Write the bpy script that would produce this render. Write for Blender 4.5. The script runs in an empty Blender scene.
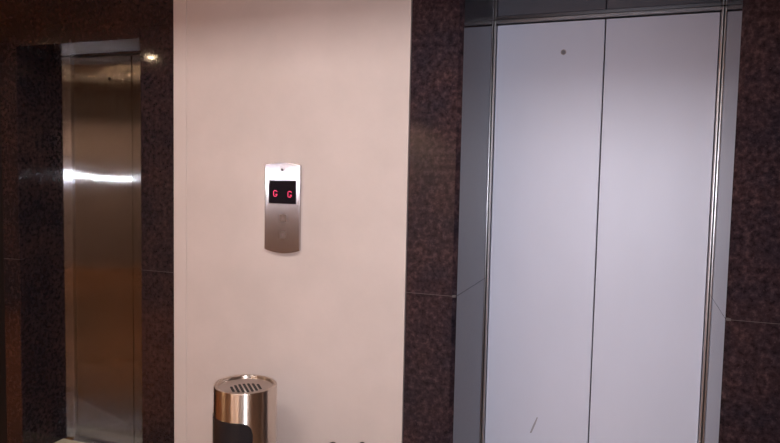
import bpy, bmesh, math
from mathutils import Vector, Matrix

scene = bpy.context.scene
C = scene.collection

# ------------------------------------------------------------------ camera
CAM_D, CAM_H = 2.2, 1.464
YAW, PITCH, ROLL = 0.3572, 0.0677, 0.0203
cam_data = bpy.data.cameras.new('camera')
cam_data.sensor_width = 36.0
cam_data.lens = 36.0 * 659.7 / 780.0
cam_data.clip_start = 0.02
cam = bpy.data.objects.new('camera', cam_data)
C.objects.link(cam)
fw = Vector((-math.sin(YAW) * math.cos(PITCH), math.cos(YAW) * math.cos(PITCH), -math.sin(PITCH)))
r0 = Vector((math.cos(YAW), math.sin(YAW), 0))
u0 = r0.cross(fw)
rt = math.cos(ROLL) * r0 + math.sin(ROLL) * u0
up = -math.sin(ROLL) * r0 + math.cos(ROLL) * u0
cam.matrix_world = Matrix(((rt.x, up.x, -fw.x, 0), (rt.y, up.y, -fw.y, -CAM_D), (rt.z, up.z, -fw.z, CAM_H), (0, 0, 0, 1)))
scene.camera = cam

# ------------------------------------------------------------------ world, exposure, lights
world = bpy.data.worlds.new('world')
scene.world = world
world.use_nodes = True
world.node_tree.nodes['Background'].inputs[0].default_value = (0.9, 0.85, 0.9, 1)
world.node_tree.nodes['Background'].inputs[1].default_value = 0.02
scene.view_settings.view_transform = 'Standard'
scene.view_settings.look = 'None'
scene.view_settings.exposure = 0.0
scene.view_settings.gamma = 1.0
scene.view_settings.use_curve_mapping = False

PANEL_STRENGTH = 12.8          # ceiling LED panels
PANEL_COLOR = (1.0, 0.945, 0.925)
WARM = (1.0, 0.64, 0.39)
AMBER = (1.0, 0.47, 0.17)

# the phone's own flash, beside its lens
fl = bpy.data.lights.new('phone_flash', 'SPOT')
fl.energy = 128
fl.color = (0.83, 0.875, 1.0)
fl.spot_size = math.radians(95)
fl.spot_blend = 1.0
fl.shadow_soft_size = 0.012
flo = bpy.data.objects.new('phone_flash', fl)
C.objects.link(flo)
flo.location = (0.015, -CAM_D - 0.01, CAM_H - 0.055)
flo.rotation_euler = (math.radians(80.5), 0, math.radians(22))

def warm_spot(name, x, y, z, watts, size=110, color=WARM):
    l = bpy.data.lights.new(name, 'SPOT')
    l.energy = watts; l.color = color
    l.spot_size = math.radians(size); l.spot_blend = 0.6
    l.shadow_soft_size = 0.04
    o = bpy.data.objects.new(name, l)
    C.objects.link(o); o.location = (x, y, z)
    return o

# ------------------------------------------------------------------ helpers
def setk(o, label=None, cat=None, group=None, kind=None):
    if label: o['label'] = label
    if cat: o['category'] = cat
    if group: o['group'] = group
    if kind: o['kind'] = kind
    return o

def empty(name, loc=(0, 0, 0)):
    o = bpy.data.objects.new(name, None)
    o.empty_display_size = 0.1
    C.objects.link(o); o.location = loc
    return o

def uvmap(me):
    uv = me.uv_layers.new(name='UVMap')
    for p in me.polygons:
        n = p.normal
        if abs(n.z) > 0.8:
            ax = Vector((1, 0, 0)); ay = Vector((0, 1, 0))
        else:
            ax = Vector((-n.y, n.x, 0)).normalized(); ay = Vector((0, 0, 1))
        for li in p.loop_indices:
            c = me.vertices[me.loops[li].vertex_index].co
            uv.data[li].uv = (c.dot(ax), c.dot(ay))

def obj(name, bm, mat, parent=None, smooth=False, bevel=0, seg=2, kind=None):
    bmesh.ops.recalc_face_normals(bm, faces=bm.faces[:])
    me = bpy.data.meshes.new(name)
    bm.to_mesh(me); bm.free()
    if smooth:
        for p in me.polygons: p.use_smooth = True
    uvmap(me)
    me.materials.append(mat)
    o = bpy.data.objects.new(name, me)
    C.objects.link(o)
    if parent is not None:
        o.parent = parent
        pm = parent.location
        q = parent.parent
        off = Vector(pm)
        while q is not None:
            off += Vector(q.location); q = q.parent
        me.transform(Matrix.Translation(-off))
    if bevel:
        m = o.modifiers.new('bevel', 'BEVEL'); m.width = bevel; m.segments = seg; m.limit_method = 'ANGLE'
        m.harden_normals = False
    if kind: o['kind'] = kind
    return o

def box(bm, x0, x1, y0, y1, z0, z1):
    vs = [bm.verts.new((x, y, z)) for z in (z0, z1) for y in (y0, y1) for x in (x0, x1)]
    for f in ((0, 1, 3, 2), (4, 6, 7, 5), (0, 4, 5, 1), (2, 3, 7, 6), (0, 2, 6, 4), (1, 5, 7, 3)):
        bm.faces.new([vs[i] for i in f])

def bx(*a):
    bm = bmesh.new(); box(bm, *a); return bm

def prism_z(poly, z0, z1):
    bm = bmesh.new()
    a = [bm.verts.new((x, y, z0)) for x, y in poly]
    b = [bm.verts.new((x, y, z1)) for x, y in poly]
    bm.faces.new(a[::-1]); bm.faces.new(b)
    n = len(poly)
    for i in range(n):
        bm.faces.new((a[i], a[(i + 1) % n], b[(i + 1) % n], b[i]))
    return bm

def prism_y(poly, y0, y1, bm=None):
    bm = bm or bmesh.new()
    a = [bm.verts.new((x, y0, z)) for x, z in poly]
    b = [bm.verts.new((x, y1, z)) for x, z in poly]
    bm.faces.new(a); bm.faces.new(b[::-1])
    n = len(poly)
    for i in range(n):
        bm.faces.new((a[i], b[i], b[(i + 1) % n], a[(i + 1) % n]))
    return bm

def lathe(profile, cx, cy, n=64, bm=None, close_top=True, close_bottom=True):
    bm = bm or bmesh.new()
    rings = []
    for r, z in profile:
        rings.append([bm.verts.new((cx + r * math.cos(2 * math.pi * i / n), cy + r * math.sin(2 * math.pi * i / n), z)) for i in range(n)])
    for a, b in zip(rings, rings[1:]):
        for i in range(n):
            bm.faces.new((a[i], a[(i + 1) % n], b[(i + 1) % n], b[i]))
    if close_bottom: bm.faces.new(rings[0][::-1])
    if close_top: bm.faces.new(rings[-1])
    return bm

# ------------------------------------------------------------------ materials
class NT:
    def __init__(s, name):
        s.m = bpy.data.materials.new(name); s.m.use_nodes = True
        s.t = s.m.node_tree; s.b = s.t.nodes['Principled BSDF']
    def n(s, typ, **k):
        d = s.t.nodes.new(typ)
        for a, v in k.items(): setattr(d, a, v)
        return d
    def l(s, a, b): s.t.links.new(a, b)
    def coord(s, scale=(1, 1, 1)):
        tc = s.n('ShaderNodeTexCoord'); mp = s.n('ShaderNodeMapping')
        mp.inputs['Scale'].default_value = scale
        s.l(tc.outputs['Object'], mp.inputs['Vector'])
        return mp.outputs['Vector']
    def noise(s, vec, scale, detail=4, rough=0.55):
        d = s.n('ShaderNodeTexNoise'); d.inputs['Scale'].default_value = scale
        d.inputs['Detail'].default_value = detail; d.inputs['Roughness'].default_value = rough
        s.l(vec, d.inputs['Vector']); return d
    def ramp(s, fac, stops):
        d = s.n('ShaderNodeValToRGB'); e = d.color_ramp.elements
        while len(e) < len(stops): e.new(0.5)
        for i, (p, c) in enumerate(stops):
            e[i].position = p; e[i].color = (c[0], c[1], c[2], 1)
        s.l(fac, d.inputs[0]); return d.outputs[0]
    def mix(s, fac, a, b):
        d = s.n('ShaderNodeMix', data_type='RGBA')
        if hasattr(fac, 'links'): s.l(fac, d.inputs[0])
        else: d.inputs[0].default_value = fac
        for v, i in ((a, 6), (b, 7)):
            if hasattr(v, 'links'): s.l(v, d.inputs[i])
            else: d.inputs[i].default_value = (v[0], v[1], v[2], 1)
        return d.outputs[2]
    def bump(s, h, strength, dist):
        d = s.n('ShaderNodeBump'); d.inputs['Strength'].default_value = strength
        d.inputs['Distance'].default_value = dist
        s.l(h, d.inputs['Height']); s.l(d.outputs[0], s.b.inputs['Normal'])
    def set(s, **k):
        for a, v in k.items():
            i = s.b.inputs[a.replace('_', ' ')]
            i.default_value = (v[0], v[1], v[2], 1) if isinstance(v, tuple) else v

def plain(name, col, rough=0.5, metal=0.0, emit=None, estr=0, spec=0.5):
    m = NT(name)
    v = m.coord(); nz = m.noise(v, 14, 3)
    c = m.mix(nz.outputs[0], tuple(x * 0.93 for x in col), tuple(min(1, x * 1.07) for x in col))
    m.l(c, m.b.inputs['Base Color'])
    m.set(Roughness=rough, Metallic=metal)
    m.b.inputs['Specular IOR Level'].default_value = spec
    if emit:
        m.b.inputs['Emission Color'].default_value = (*emit, 1); m.b.inputs['Emission Strength'].default_value = estr
    return m.m

def granite(name, dark, mid, light, rough=0.06, spec=0.2):
    m = NT(name)
    v = m.coord()
    n1 = m.noise(v, 55, 5, 0.65); n2 = m.noise(v, 6, 3)
    vo = m.n('ShaderNodeTexVoronoi'); vo.inputs['Scale'].default_value = 130
    m.l(v, vo.inputs['Vector'])
    base = m.ramp(n1.outputs[0], [(0.34, dark), (0.52, mid), (0.7, light)])
    cl = m.ramp(n2.outputs[0], [(0.32, (0.62, 0.70, 0.85)), (0.68, (1.26, 1.05, 1.0))])
    mm = m.n('ShaderNodeMix', data_type='RGBA', blend_type='MULTIPLY'); mm.inputs[0].default_value = 1
    m.l(base, mm.inputs[6]); m.l(cl, mm.inputs[7])
    sp = m.ramp(vo.outputs['Distance'], [(0.0, (1, 1, 1)), (0.16, (0, 0, 0))])
    vc = m.n('ShaderNodeSeparateColor'); m.l(vo.outputs['Color'], vc.inputs[0])
    gate = m.n('ShaderNodeMath', operation='GREATER_THAN'); gate.inputs[1].default_value = 0.72
    m.l(vc.outputs[0], gate.inputs[0])
    g2 = m.n('ShaderNodeMath', operation='MULTIPLY'); m.l(sp, g2.inputs[0]); m.l(gate.outputs[0], g2.inputs[1])
    c = m.mix(g2.outputs[0], mm.outputs[2], tuple(x * 1.9 for x in light))
    m.l(c, m.b.inputs['Base Color'])
    m.set(Roughness=rough)
    m.b.inputs['Specular IOR Level'].default_value = spec
    return m.m

def brushed(name, col, rough=0.3, aniso=0.8, slope=1.0, wave=0.0, streak=0.02):
    """vertical hairline finish: fine grooves spread reflections sideways"""
    m = NT(name)
    tc = m.n('ShaderNodeTexCoord')
    mp = m.n('ShaderNodeMapping'); mp.inputs['Scale'].default_value = (160, 160, 1.2)
    m.l(tc.outputs['Object'], mp.inputs['Vector'])
    nz = m.noise(mp.outputs[0], 1.0, 3)
    c = m.mix(nz.outputs[0], tuple(x * (1 - streak) for x in col), tuple(x * (1 + streak) for x in col))
    m.l(c, m.b.inputs['Base Color'])
    m.set(Metallic=1.0, Roughness=rough, Anisotropic=aniso)
    tg = m.n('ShaderNodeTangent', direction_type='UV_MAP', uv_map='UVMap')
    m.l(tg.outputs[0], m.b.inputs['Tangent'])
    # groove slopes: two hashed stripes across the width
    uv = m.n('ShaderNodeUVMap', uv_map='UVMap'); sx = m.n('ShaderNodeSeparateXYZ'); m.l(uv.outputs[0], sx.inputs[0])
    tot = None
    for f in (163110.0, 244570.0):
        mu = m.n('ShaderNodeMath', operation='MULTIPLY'); mu.inputs[1].default_value = f; m.l(sx.outputs[0], mu.inputs[0])
        fl_ = m.n('ShaderNodeMath', operation='FLOOR'); m.l(mu.outputs[0], fl_.inputs[0])
        wn = m.n('ShaderNodeTexWhiteNoise', noise_dimensions='1D'); m.l(fl_.outputs[0], wn.inputs['W'])
        if tot is None: tot = wn.outputs['Value']
        else:
            ad = m.n('ShaderNodeMath', operation='ADD'); m.l(tot, ad.inputs[0]); m.l(wn.outputs['Value'], ad.inputs[1]); tot = ad.outputs[0]
    sb = m.n('ShaderNodeMath', operation='SUBTRACT'); sb.inputs[1].default_value = 1.0; m.l(tot, sb.inputs[0])
    sc_ = m.n('ShaderNodeMath', operation='MULTIPLY'); sc_.inputs[1].default_value = slope; m.l(sb.outputs[0], sc_.inputs[0])
    vs = m.n('ShaderNodeVectorMath', operation='SCALE'); m.l(tg.outputs[0], vs.inputs[0]); m.l(sc_.outputs[0], vs.inputs['Scale'])
    if wave:
        v2 = m.coord((1, 1, 2.0)); nb = m.noise(v2, 3.0, 1)
        bp = m.n('ShaderNodeBump'); bp.inputs['Strength'].default_value = 1.0; bp.inputs['Distance'].default_value = wave
        m.l(nb.outputs[0], bp.inputs['Height']); base_n = bp.outputs[0]
    else:
        base_n = m.n('ShaderNodeNewGeometry').outputs['Normal']
    av = m.n('ShaderNodeVectorMath', operation='ADD'); m.l(base_n, av.inputs[0]); m.l(vs.outputs[0], av.inputs[1])
    nv = m.n('ShaderNodeVectorMath', operation='NORMALIZE'); m.l(av.outputs[0], nv.inputs[0])
    m.l(nv.outputs[0], m.b.inputs['Normal'])
    return m.m

def plaster(name, col, col2):
    m = NT(name)
    v = m.coord(); n1 = m.noise(v, 3.2, 5, 0.6); n2 = m.noise(v, 60, 4)
    c = m.ramp(n1.outputs[0], [(0.35, col), (0.65, col2)])
    m.l(c, m.b.inputs['Base Color'])
    m.set(Roughness=0.6)
    m.b.inputs['Specular IOR Level'].default_value = 0.25
    m.bump(n2.outputs[0], 0.25, 0.0012)
    return m.m

def tiles(name, col, col2, size, grout, rough):
    m = NT(name)
    v = m.coord()
    br = m.n('ShaderNodeTexBrick'); br.offset = 0
    br.inputs['Scale'].default_value = 1.0 / size
    br.inputs['Brick Width'].default_value = 1; br.inputs['Row Height'].default_value = 1
    br.inputs['Mortar Size'].default_value = 0.004
    br.inputs['Color1'].default_value = (*col, 1); br.inputs['Color2'].default_value = (*col2, 1); br.inputs['Mortar'].default_value = (*grout, 1)
    m.l(v, br.inputs['Vector'])
    n1 = m.noise(v, 6, 5)
    c = m.mix(n1.outputs[0], br.outputs[0], tuple(x * 0.85 for x in col))
    m.l(c, m.b.inputs['Base Color']); m.set(Roughness=rough)
    return m.m

def wood(name, a, b):
    m = NT(name)
    v = m.coord((6, 6, 0.5)); n1 = m.noise(v, 3, 5)
    m.l(m.ramp(n1.outputs[0], [(0.3, a), (0.7, b)]), m.b.inputs['Base Color'])
    m.set(Roughness=0.4)
    return m.m

M = {}
M['beige'] = plaster('beige_wall_covering', (0.525, 0.438, 0.398), (0.58, 0.482, 0.44))
M['grey_beige'] = plaster('grey_beige_strip', (0.55, 0.46, 0.42), (0.58, 0.49, 0.45))
M['ceiling'] = plaster('ceiling_paint', (0.62, 0.58, 0.55), (0.66, 0.62, 0.59))
M['granite'] = granite('polished_brown_granite', (0.011, 0.008, 0.0095), (0.030, 0.020, 0.023), (0.066, 0.043, 0.045))
M['granite_gloss'] = granite('high_gloss_brown_granite', (0.010, 0.007, 0.0075), (0.023, 0.0155, 0.0165), (0.044, 0.029, 0.029), 0.05, 0.4)
M['granite_dull'] = granite('honed_brown_granite', (0.008, 0.006, 0.007), (0.020, 0.014, 0.016), (0.045, 0.030, 0.031), 0.12, 0.05)
M['grout'] = plain('granite_grout', (0.075, 0.06, 0.06), 0.8)
M['header'] = plain('shaded_header_steel', (0.22, 0.21, 0.22), 0.4, 1.0)  # steel darkened: the dim soffit it mirrors is put into the colour
M['hole'] = plain('grey_hole', (0.16, 0.16, 0.18), 0.6)
M['button'] = plain('satin_button', (0.30, 0.26, 0.25), 0.45, 0.9)
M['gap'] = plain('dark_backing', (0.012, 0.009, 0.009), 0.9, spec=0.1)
M['white_door'] = NT('white_lift_door')
_m = M['white_door']; _v = _m.coord((1, 1, 0.6)); _n = _m.noise(_v, 2.5, 4)
_m.l(_m.ramp(_n.outputs[0], [(0.3, (0.63, 0.64, 0.75)), (0.7, (0.67, 0.68, 0.80))]), _m.b.inputs['Base Color'])
_m.set(Roughness=0.42); M['white_door'] = _m.m
M['steel'] = brushed('brushed_steel_door', (0.40, 0.375, 0.365), 0.06, 0.7, 2.8, wave=0.0012)
M['steel_jamb'] = brushed('brushed_steel_jamb', (0.62, 0.60, 0.61), 0.09, 0.7, 2.2)
M['steel_plate'] = brushed('brushed_steel_plate', (0.54, 0.48, 0.475), 0.18, 0.7, 1.0)
M['polished'] = plain('polished_steel', (0.66, 0.64, 0.65), 0.33, 1.0)
M['bin_steel'] = plain('bin_steel', (0.66, 0.58, 0.52), 0.28, 1.0)
def _aniso(m, a, rot):
    b = m.node_tree.nodes['Principled BSDF']
    b.inputs['Anisotropic'].default_value = a; b.inputs['Anisotropic Rotation'].default_value = rot
    t = m.node_tree.nodes.new('ShaderNodeTangent'); t.direction_type = 'UV_MAP'; t.uv_map = 'UVMap'
    m.node_tree.links.new(t.outputs[0], b.inputs['Tangent'])
_aniso(M['bin_steel'], 1.0, 0.25)
M['bin_top'] = plain('bin_top_steel', (0.50, 0.43, 0.39), 0.3, 1.0)
M['black_plastic'] = plain('black_plastic', (0.012, 0.012, 0.015), 0.25)
M['black'] = plain('black_hole', (0.004, 0.004, 0.004), 0.6)
M['screen'] = plain('display_glass', (0.010, 0.008, 0.012), 0.15)
M['red'] = plain('red_segments', (0.5, 0.02, 0.08), 0.5, emit=(1.0, 0.06, 0.16), estr=1.3)
M['engrave'] = plain('engraved_mark', (0.34, 0.28, 0.28), 0.5, 0.6)
M['scuff'] = plain('scuff', (0.34, 0.33, 0.37), 0.7)
M['floor'] = tiles('brown_floor_tiles', (0.20, 0.092, 0.036), (0.22, 0.104, 0.042), 0.6, (0.08, 0.06, 0.045), 0.16)
M['wood'] = wood('dark_wood', (0.045, 0.024, 0.014), (0.085, 0.045, 0.025))
M['wood_warm'] = wood('warm_wood', (0.13, 0.105, 0.098), (0.19, 0.155, 0.145))
M['pale'] = plaster('pale_plaster', (0.50, 0.46, 0.48), (0.55, 0.51, 0.53))
M['threshold'] = plain('cream_stone', (0.50, 0.43, 0.30), 0.3)
M['diffuser'] = plain('led_diffuser', (0.9, 0.9, 0.9), 0.5, emit=PANEL_COLOR, estr=PANEL_STRENGTH)
M['warm_lens'] = plain('warm_lamp_lens', (0.9, 0.8, 0.7), 0.5, emit=(1.0, 0.72, 0.45), estr=340)
M['cove'] = plain('cove_strip', (0.9, 0.8, 0.7), 0.5, emit=(1.0, 0.68, 0.38), estr=18)
M['dark_metal'] = plain('dark_metal', (0.03, 0.024, 0.024), 0.45, 0.7)

# ------------------------------------------------------------------ room shell
DEP = 0.502          # depth of the right recess
DEPA = 0.26          # depth of the left recess
FZ = 0.132           # floor level
ZC = 2.70            # ceiling
ZB = 2.30            # bottom of the dropped strip along the lift wall
YB = -0.70
XL, XR, YK = -5.8, 2.4, -6.2
obj('floor', bx(XL - .1, XR + .1, YK - .1, DEP + 0.3, FZ - 0.1, FZ), M['floor'], kind='structure')
cb = bx(XL - .1, XR + .1, YK - .1, YB, ZC, ZC + 0.1)
box(cb, XL - .1, XR + .1, YB, DEP + 0.3, ZB, ZC + 0.1)
obj('ceiling', cb, M['ceiling'], kind='structure')
obj('wall_back', bx(XL - .1, XR + .1, YK - .1, YK, FZ, ZC), M['pale'], kind='structure')
obj('trim_4', bx(-0.1, XR, YK, YK + .04, FZ, ZC), M['wood'], kind='structure')
obj('trim_5', bx(XL, -3.3, YK, YK + .04, FZ, ZC), M['wood'], kind='structure')
obj('wall_left', bx(XL - .1, XL, YK, 0.3, FZ, ZC), M['wood_warm'], kind='structure')
obj('wall_right', bx(XR, XR + .1, YK, 0.3, FZ, ZC), M['wood_warm'], kind='structure')

# lift openings (inner faces of the granite)
A0, A1, AP = -2.612, -1.926, -1.762           # left lift: reveal, reveal, outer edge of the pilaster
B0, B1, BP = -0.572, 0.267, -0.755            # right lift
TOPA, TOPB = 2.008, 2.104
G = 0.004
bw = bx(AP + G, BP - G, 0.0, 0.12, FZ, ZB)
wf = obj('wall_front', bw, M['beige'], kind='structure')
setk(wf, 'beige plastered wall between the two lifts', 'wall')
# outer stretches of the lift wall
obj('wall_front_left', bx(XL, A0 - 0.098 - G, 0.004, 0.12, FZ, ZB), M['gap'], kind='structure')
obj('wall_front_right', bx(0.455 + G, XR, 0.0, 0.12, FZ, ZB), M['beige'], kind='structure')
ts = obj('trim_1', bx(AP + G, AP + 0.066, -0.0025, 0.004, FZ, ZB), M['grey_beige'], bevel=0.001, kind='structure')
setk(ts, 'narrow grey beige strip down the left edge of the beige wall', 'trim')

def surround(name, x0, x1, xo0, xo1, top, dep, label):
    """granite portal: x0/x1 inner faces, xo0/xo1 outer edges"""
    root = empty(name, ((x0 + x1) / 2, 0, 0))
    setk(root, label, 'door surround', kind='structure')
    zj = 1.055; j = 0.0008; ch = 0.014 if dep > .4 else 0.002; T = 0.022
    gm = M['granite'] if dep > .4 else M['granite_gloss']
    zl = top + 0.045
    for z0, z1 in ((FZ, zj - j), (zj + j, zl - j)):
        obj('granite_pilaster', prism_z([(xo0, 0), (x0 - ch, 0), (x0, ch), (x0, T), (xo0, T)], z0, z1), gm, root)
        obj('granite_pilaster', prism_z([(xo1, 0), (xo1, T), (x1, T), (x1, ch), (x1 + ch, 0)], z0, z1), gm, root)
        zt = min(z1, top)
        obj('granite_reveal', bx(x0 - 0.02, x0, T, dep + .06, z0, zt), gm, root)
        obj('granite_reveal', bx(x1, x1 + 0.02, T, dep + .06, z0, zt), gm, root)
    lo = [(xo0, ZB), (xo0, zl), (x0, zl), (x0, top), (x1, top), (x1, zl), (xo1, zl), (xo1, ZB)]
    obj('granite_lintel', prism_y(lo, 0, T), gm, root)
    obj('granite_soffit', bx(x0, x1, T, dep + .06, top, top + 0.02), M['granite_dull'] if dep > .4 else gm, root)
    gr = bx(xo0 + .002, x0 - 0.002, T - .018, T + .01, zj - .004, zj + .004)
    box(gr, x1 + 0.002, xo1 - .002, T - .018, T + .01, zj - .004, zj + .004)
    # set the grout a hair behind the polished faces
    bmesh.ops.translate(gr, verts=gr.verts[:], vec=(0, -0.0035, 0))
    obj('grout_line', gr, M['grout'], root)
    return root

surround('trim_2', A0, A1, A0 - 0.098, AP, TOPA, DEPA, 'dark brown granite surround of the steel lift on the left')
surround('trim_3', B0, B1, BP, 0.455, TOPB, DEP, 'dark brown granite surround of the white lift on the right')
# dark backing behind open joints and the lift shafts
bk = bx(XL, A0 - .021, .13, .16, FZ, ZB)
box(bk, A1 + .021, B0 - .021, .13, .16, FZ, ZB)
box(bk, B1 + .021, XR, .13, .16, FZ, ZB)
obj('wall_core', bk, M['gap'], kind='structure')
sh = bx(A0 - .02, A1 + .02, DEPA + .075, DEPA + .1, FZ, ZB)
box(sh, B0 - .02, B1 + .02, DEP + .075, DEP + .1, FZ, ZB)
obj('wall_shaft', sh, M['gap'], kind='structure')

for k, (x0, x1, dep) in enumerate(((A0, A1, DEPA), (B0, B1, DEP))):
    obj('trim_%d' % (6 + k), bx(x0, x1, dep - .15, dep - .03, FZ, FZ + 0.004), M['threshold'], kind='structure')

# ------------------------------------------------------------------ lift doors
def disc_y(cx, cz, r, y0, y1, n=20):
    return prism_y([(cx + r * math.cos(2 * math.pi * i / n), cz + r * math.sin(2 * math.pi * i / n)) for i in range(n)], y0, y1)

def lift_door(name, x0, x1, seam, top, dep, jamb, head, door_mat, frame_mat, hole, label):
    root = empty(name, ((x0 + x1) / 2, dep, 0))
    setk(root, label, 'lift door', kind='structure')
    yf = dep - 0.012
    obj('door_jamb', bx(x0, x0 + jamb, yf, dep + .05, FZ, top), frame_mat, root, bevel=0.003)
    obj('door_jamb', bx(x1 - jamb, x1, yf, dep + .05, FZ, top), frame_mat, root, bevel=0.003)
    obj('door_header', bx(x0 + jamb, x1 - jamb, yf, dep + .05, top - head, top), M['steel_jamb'] if head > .03 else M['header'], root, bevel=0.0012)
    g = 0.0022 if dep > .4 else 0.0036
    dz = top - head - 0.004
    p1 = obj('door_panel', bx(x0 + jamb + (.003 if dep > .4 else .007), seam - g, dep + .004, dep + .045, FZ + 0.008, dz), door_mat, root, bevel=0.002)
    p2 = obj('door_panel', bx(seam + g, x1 - jamb - .003, dep + .004, dep + .045, FZ + 0.008, dz), door_mat, root, bevel=0.002)
    obj('release_hole', disc_y(hole[0], hole[1], 0.0075, dep + .0025, dep + .006), M['black'] if dep < .4 else M['hole'], p1)
    sill = obj('door_sill', bx(x0 + jamb, x1 - jamb, dep - .03, dep + .05, FZ, FZ + 0.006), frame_mat, root, bevel=0.001)
    return root, p1, p2

lift_door('door_1', A0, A1, -2.206, TOPA, DEPA, 0.052, 0.003, M['steel'], M['steel_jamb'], (-2.334, 1.894), 'brushed steel lift door with two panels in the left opening')
d2, p1, p2 = lift_door('door_2', B0, B1, -0.141, TOPB, DEP, 0.009, 0.014, M['white_door'], M['polished'], (-0.295, 1.967), 'white lift door with two panels in the right opening')
# round escutcheon of the release hole and the scuff on the white door
rg = bmesh.new()
n = 24
for r, y in ((0.0105, DEP + .004), (0.0105, DEP + .0005), (0.0078, DEP + .0005), (0.0078, DEP + .004)):
    for i in range(n):
        a = 2 * math.pi * i / n
        rg.verts.new((-0.295 + r * math.cos(a), y, 1.967 + r * math.sin(a)))
rg.verts.ensure_lookup_table()
for k in range(4):
    for i in range(n):
        rg.faces.new([rg.verts[q] for q in (k * n + i, k * n + (i + 1) % n, ((k + 1) % 4) * n + (i + 1) % n, ((k + 1) % 4) * n + i)])
obj('release_hole_ring', rg, M['engrave'], p1)
obj('scuff_mark', prism_y([(-0.374, 0.418), (-0.366, 0.420), (-0.352, 0.458), (-0.343, 0.488), (-0.347, 0.489), (-0.361, 0.455)], DEP + .0034, DEP + .006), M['scuff'], p1)

# ------------------------------------------------------------------ hall call panel
cpx, cpz = -1.2525, 1.338
cp = empty('lift_call_panel', (cpx, 0, 1.338))
setk(cp, 'brushed steel lift call panel with red display, mounted on beige wall', 'call panel')
hw = 0.075
pts = []
for i in range(15):
    t = -1 + 2 * i / 14
    pts.append((cpx + hw * t, 1.166 + 0.0135 * t * t))
for i in range(15):
    t = 1 - 2 * i / 14
    pts.append((cpx + hw * t, 1.511 - 0.0115 * t * t))
obj('faceplate', prism_y(pts, -0.014, 0.0), M['steel_plate'], cp, bevel=0.002)
scr = obj('display_screen', bx(-1.309, -1.1925, -0.0152, -0.012, 1.354, 1.4425), M['screen'], cp, bevel=0.001)
GL = ["01110", "10001", "10000", "10000", "10011", "10001", "01110"]
def glyph(cx, cz):
    bm = bmesh.new(); s = 0.0035; q = 0.0013
    for r, row in enumerate(GL):
        for c, ch in enumerate(row):
            if ch == '1':
                x = cx + (c - 2) * s; z = cz + (3 - r) * s
                box(bm, x - q, x + q, -0.0158, -0.0150, z - q, z + q)
    return bm
obj('display_letter', glyph(-1.2805, 1.3925), M['red'], scr)
obj('display_letter', glyph(-1.219, 1.391), M['red'], scr)
obj('indicator_hole', disc_y(-1.2525, 1.482, 0.0045, -0.0146, -0.012), M['black'], cp)
for z, sgn in ((1.300, 1), (1.236, -1)):
    b = obj('call_button', bx(cpx + .005 - .014, cpx + .005 + .014, -0.01435, -0.012, z - .014, z + .014), M['button'], cp)
    obj('arrow', prism_y([(cpx + .005 - .008, z - sgn * .006), (cpx + .005 + .008, z - sgn * .006), (cpx + .005, z + sgn * .008)][::sgn], -0.0146, -0.0140), M['engrave'], b)

# ------------------------------------------------------------------ ash-top bin
BX, BY, BR, BZ = -1.281, -0.21, 0.1105, 0.714
ab = empty('ashtray_bin', (BX, BY, FZ))
setk(ab, 'round polished steel bin with slotted ashtray top, standing against the beige wall', 'bin')
body = obj('bin_body', lathe([(BR, FZ + 0.02), (BR, BZ - .004), (BR - .002, BZ), (BR - .011, BZ), (BR - .013, BZ - .004), (BR - .013, BZ - .011)], BX, BY, 96, close_top=False), M['bin_steel'], ab, smooth=True)
body.modifiers.new('edge', 'EDGE_SPLIT').split_angle = math.radians(35)
obj('base_ring', lathe([(BR + .003, FZ), (BR + .003, FZ + .025), (BR + .0005, FZ + .028), (BR + .0005, FZ)], BX, BY, 64, close_top=False, close_bottom=False), M['black_plastic'], ab, smooth=True)
pl = obj('ashtray_plate', lathe([(0.001, BZ - .011), (BR - .032, BZ - .011), (BR - .027, BZ - .008), (BR - .0131, BZ - .008), (BR - .0131, BZ - .016), (0.001, BZ - .016)], BX, BY, 96, close_top=False, close_bottom=False), M['bin_top'], ab, smooth=True)
pl.modifiers.new('edge', 'EDGE_SPLIT').split_angle = math.radians(35)
a0 = math.atan2(-CAM_D - BY, 0 - BX)
sl = bmesh.new()
dirv = Vector((math.cos(a0 + math.radians(10)), math.sin(a0 + math.radians(10)), 0)); side = Vector((-dirv.y, dirv.x, 0))
cen = Vector((BX, BY, 0)) + dirv * 0.008
for k in range(7):
    off = (k - 3) * 0.0158
    half = math.sqrt(max(0.0, 0.058 ** 2 - off ** 2)) * 0.78
    w = 0.0046
    ps = []
    for i in range(9):
        a = math.pi * i / 8
        ps.append(cen + side * (off + w * math.cos(a)) + dirv * (half + w * math.sin(a)))
    for i in range(9):
        a = math.pi + math.pi * i / 8
        ps.append(cen + side * (off + w * math.cos(a)) + dirv * (-half + w * math.sin(a)))
    lo = [sl.verts.new((p.x, p.y, BZ - .0135)) for p in ps]; hi = [sl.verts.new((p.x, p.y, BZ - .0106)) for p in ps]
    sl.faces.new(hi); sl.faces.new(lo[::-1])
    for i in range(len(ps)):
        sl.faces.new((lo[i], lo[(i + 1) % len(ps)], hi[(i + 1) % len(ps)], hi[i]))
obj('ash_slots', sl, M['black'], pl)
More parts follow.
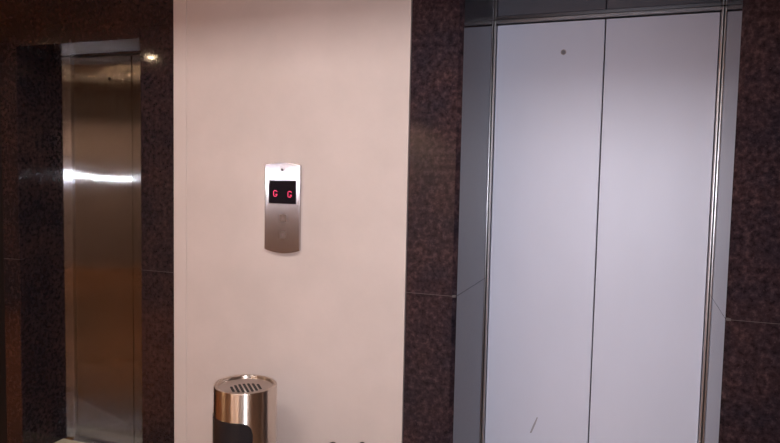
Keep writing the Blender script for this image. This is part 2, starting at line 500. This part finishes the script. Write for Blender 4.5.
# black curved flap on the bin's left front
fm = bmesh.new()
ZT, ZL = 0.612, 0.34
cols = 48
ph0, ph1 = math.radians(-118), math.radians(13)
cr = 0.042
inner = []; outer = []
for i in range(cols + 1):
    ph = ph0 + (ph1 - ph0) * i / cols
    d = min((ph1 - ph) * BR, (ph - ph0) * BR)
    cut = cr - math.sqrt(max(0, cr * cr - (cr - d) ** 2)) if d < cr else 0
    th = a0 + ph
    row_o = []; row_i = []
    for k in range(2):
        z = (ZL + cut) if k == 0 else (ZT - cut)
        row_o.append(fm.verts.new((BX + (BR + .003) * math.cos(th), BY + (BR + .003) * math.sin(th), z)))
        row_i.append(fm.verts.new((BX + (BR - .001) * math.cos(th), BY + (BR - .001) * math.sin(th), z)))
    outer.append(row_o); inner.append(row_i)
for i in range(cols):
    fm.faces.new((outer[i][0], outer[i + 1][0], outer[i + 1][1], outer[i][1]))
    fm.faces.new((inner[i][0], inner[i][1], inner[i + 1][1], inner[i + 1][0]))
    fm.faces.new((outer[i][1], outer[i + 1][1], inner[i + 1][1], inner[i][1]))
    fm.faces.new((outer[i][0], inner[i][0], inner[i + 1][0], outer[i + 1][0]))
for i in (0, cols):
    fm.faces.new((outer[i][0], outer[i][1], inner[i][1], inner[i][0]))
fp = obj('bin_flap', fm, M['black_plastic'], ab, smooth=True)
setk(fp, 'black plastic flap')
fp.modifiers.new('edge', 'EDGE_SPLIT').split_angle = math.radians(40)

# ------------------------------------------------------------------ two dark post tips at the bottom edge
def post(x, y, h, r, label):
    root = empty('floor_post', (x, y, FZ)); setk(root, label, 'post')
    obj('post_base', lathe([(r * 2.6, FZ), (r * 2.6, FZ + .008), (r * 2.2, FZ + .012), (r * .9, FZ + .014)], x, y, 24), M['dark_metal'], root, smooth=True)
    obj('post_rod', lathe([(r * .7, FZ + .012), (r * .7, h - r)], x, y, 20), M['dark_metal'], root, smooth=True)
    obj('post_cap', lathe([(r * .7, h - r * 1.6), (r, h - r * .9), (r, h - r * .6), (r * .8, h - r * .25), (r * .45, h - r * .06), (0.0005, h)], x, y, 24), M['dark_metal'], root, smooth=True)
    return root
post(-1.005, -0.06, 0.489, 0.017, 'wider of two dark rounded tips at the foot of the beige wall')
post(-0.888, -0.06, 0.509, 0.011, 'narrower dark rounded tip beside the right granite pilaster')

# ------------------------------------------------------------------ ceiling lamps
def led_panel(x, y, w, d, label):
    root = empty('ceiling_light', (x, y, ZC)); setk(root, label, 'ceiling light', 'ceiling panel lights')
    fr = bx(x - w / 2 - .02, x + w / 2 + .02, y - d / 2 - .02, y - d / 2, ZC - .02, ZC)
    box(fr, x - w / 2 - .02, x + w / 2 + .02, y + d / 2, y + d / 2 + .02, ZC - .02, ZC)
    box(fr, x - w / 2 - .02, x - w / 2, y - d / 2, y + d / 2, ZC - .02, ZC)
    box(fr, x + w / 2, x + w / 2 + .02, y - d / 2, y + d / 2, ZC - .02, ZC)
    obj('frame', fr, M['ceiling'], root)
    obj('diffuser', bx(x - w / 2, x + w / 2, y - d / 2, y + d / 2, ZC - .012, ZC), M['diffuser'], root)
for x in (-1.6, -0.4):
    led_panel(x, -1.575, 1.15, 0.55, 'white LED ceiling panel above the lobby in front of the lifts')

def downlight(x, y, watts, label, size=110, color=WARM):
    root = empty('downlight', (x, y, ZC)); setk(root, label, 'downlight', 'recessed warm downlights')
    obj('trim_ring', lathe([(.062, ZC), (.062, ZC - .006), (.048, ZC - .008), (.045, ZC - .002)], x, y, 32, close_top=False, close_bottom=False), M['polished'], root, smooth=True)
    obj('lens', lathe([(.046, ZC - .001), (.046, ZC - .004)], x, y, 32), M['warm_lens'], root)
    s = warm_spot('lamp', x, y, ZC - .03, watts, size, color)
    s.parent = root; s.location = (0, 0, -.03)
downlight(-4.97, -3.65, 25, 'warm recessed downlight in the lobby ceiling, left side')
downlight(-4.0, -1.4, 680, 'added unseen amber downlight that tints the steel door of the left lift', 84, AMBER)  # unseen lamp added so the left steel door reflects orange
downlight(-2.9, -5.6, 420, 'added unseen warm downlight brightening the back wall for reflections')  # this and the next two: unseen lamps added to brighten the mirrored room
downlight(-0.9, -5.6, 420, 'added unseen warm downlight brightening the back wall for reflections')
downlight(-4.7, -5.6, 180, 'added unseen warm downlight brightening the back wall for reflections')

cv = obj('cove_light', bx(XL, XL + .05, -4.2, -3.0, 2.64, 2.68), M['cove'])
setk(cv, 'warm linear light along the top of the left lobby wall', 'cove light')
downlight(1.7, -4.0, 260, 'added unseen warm downlight by the right wall, lightening the bin')  # unseen lamp added to lighten what the bin body mirrors
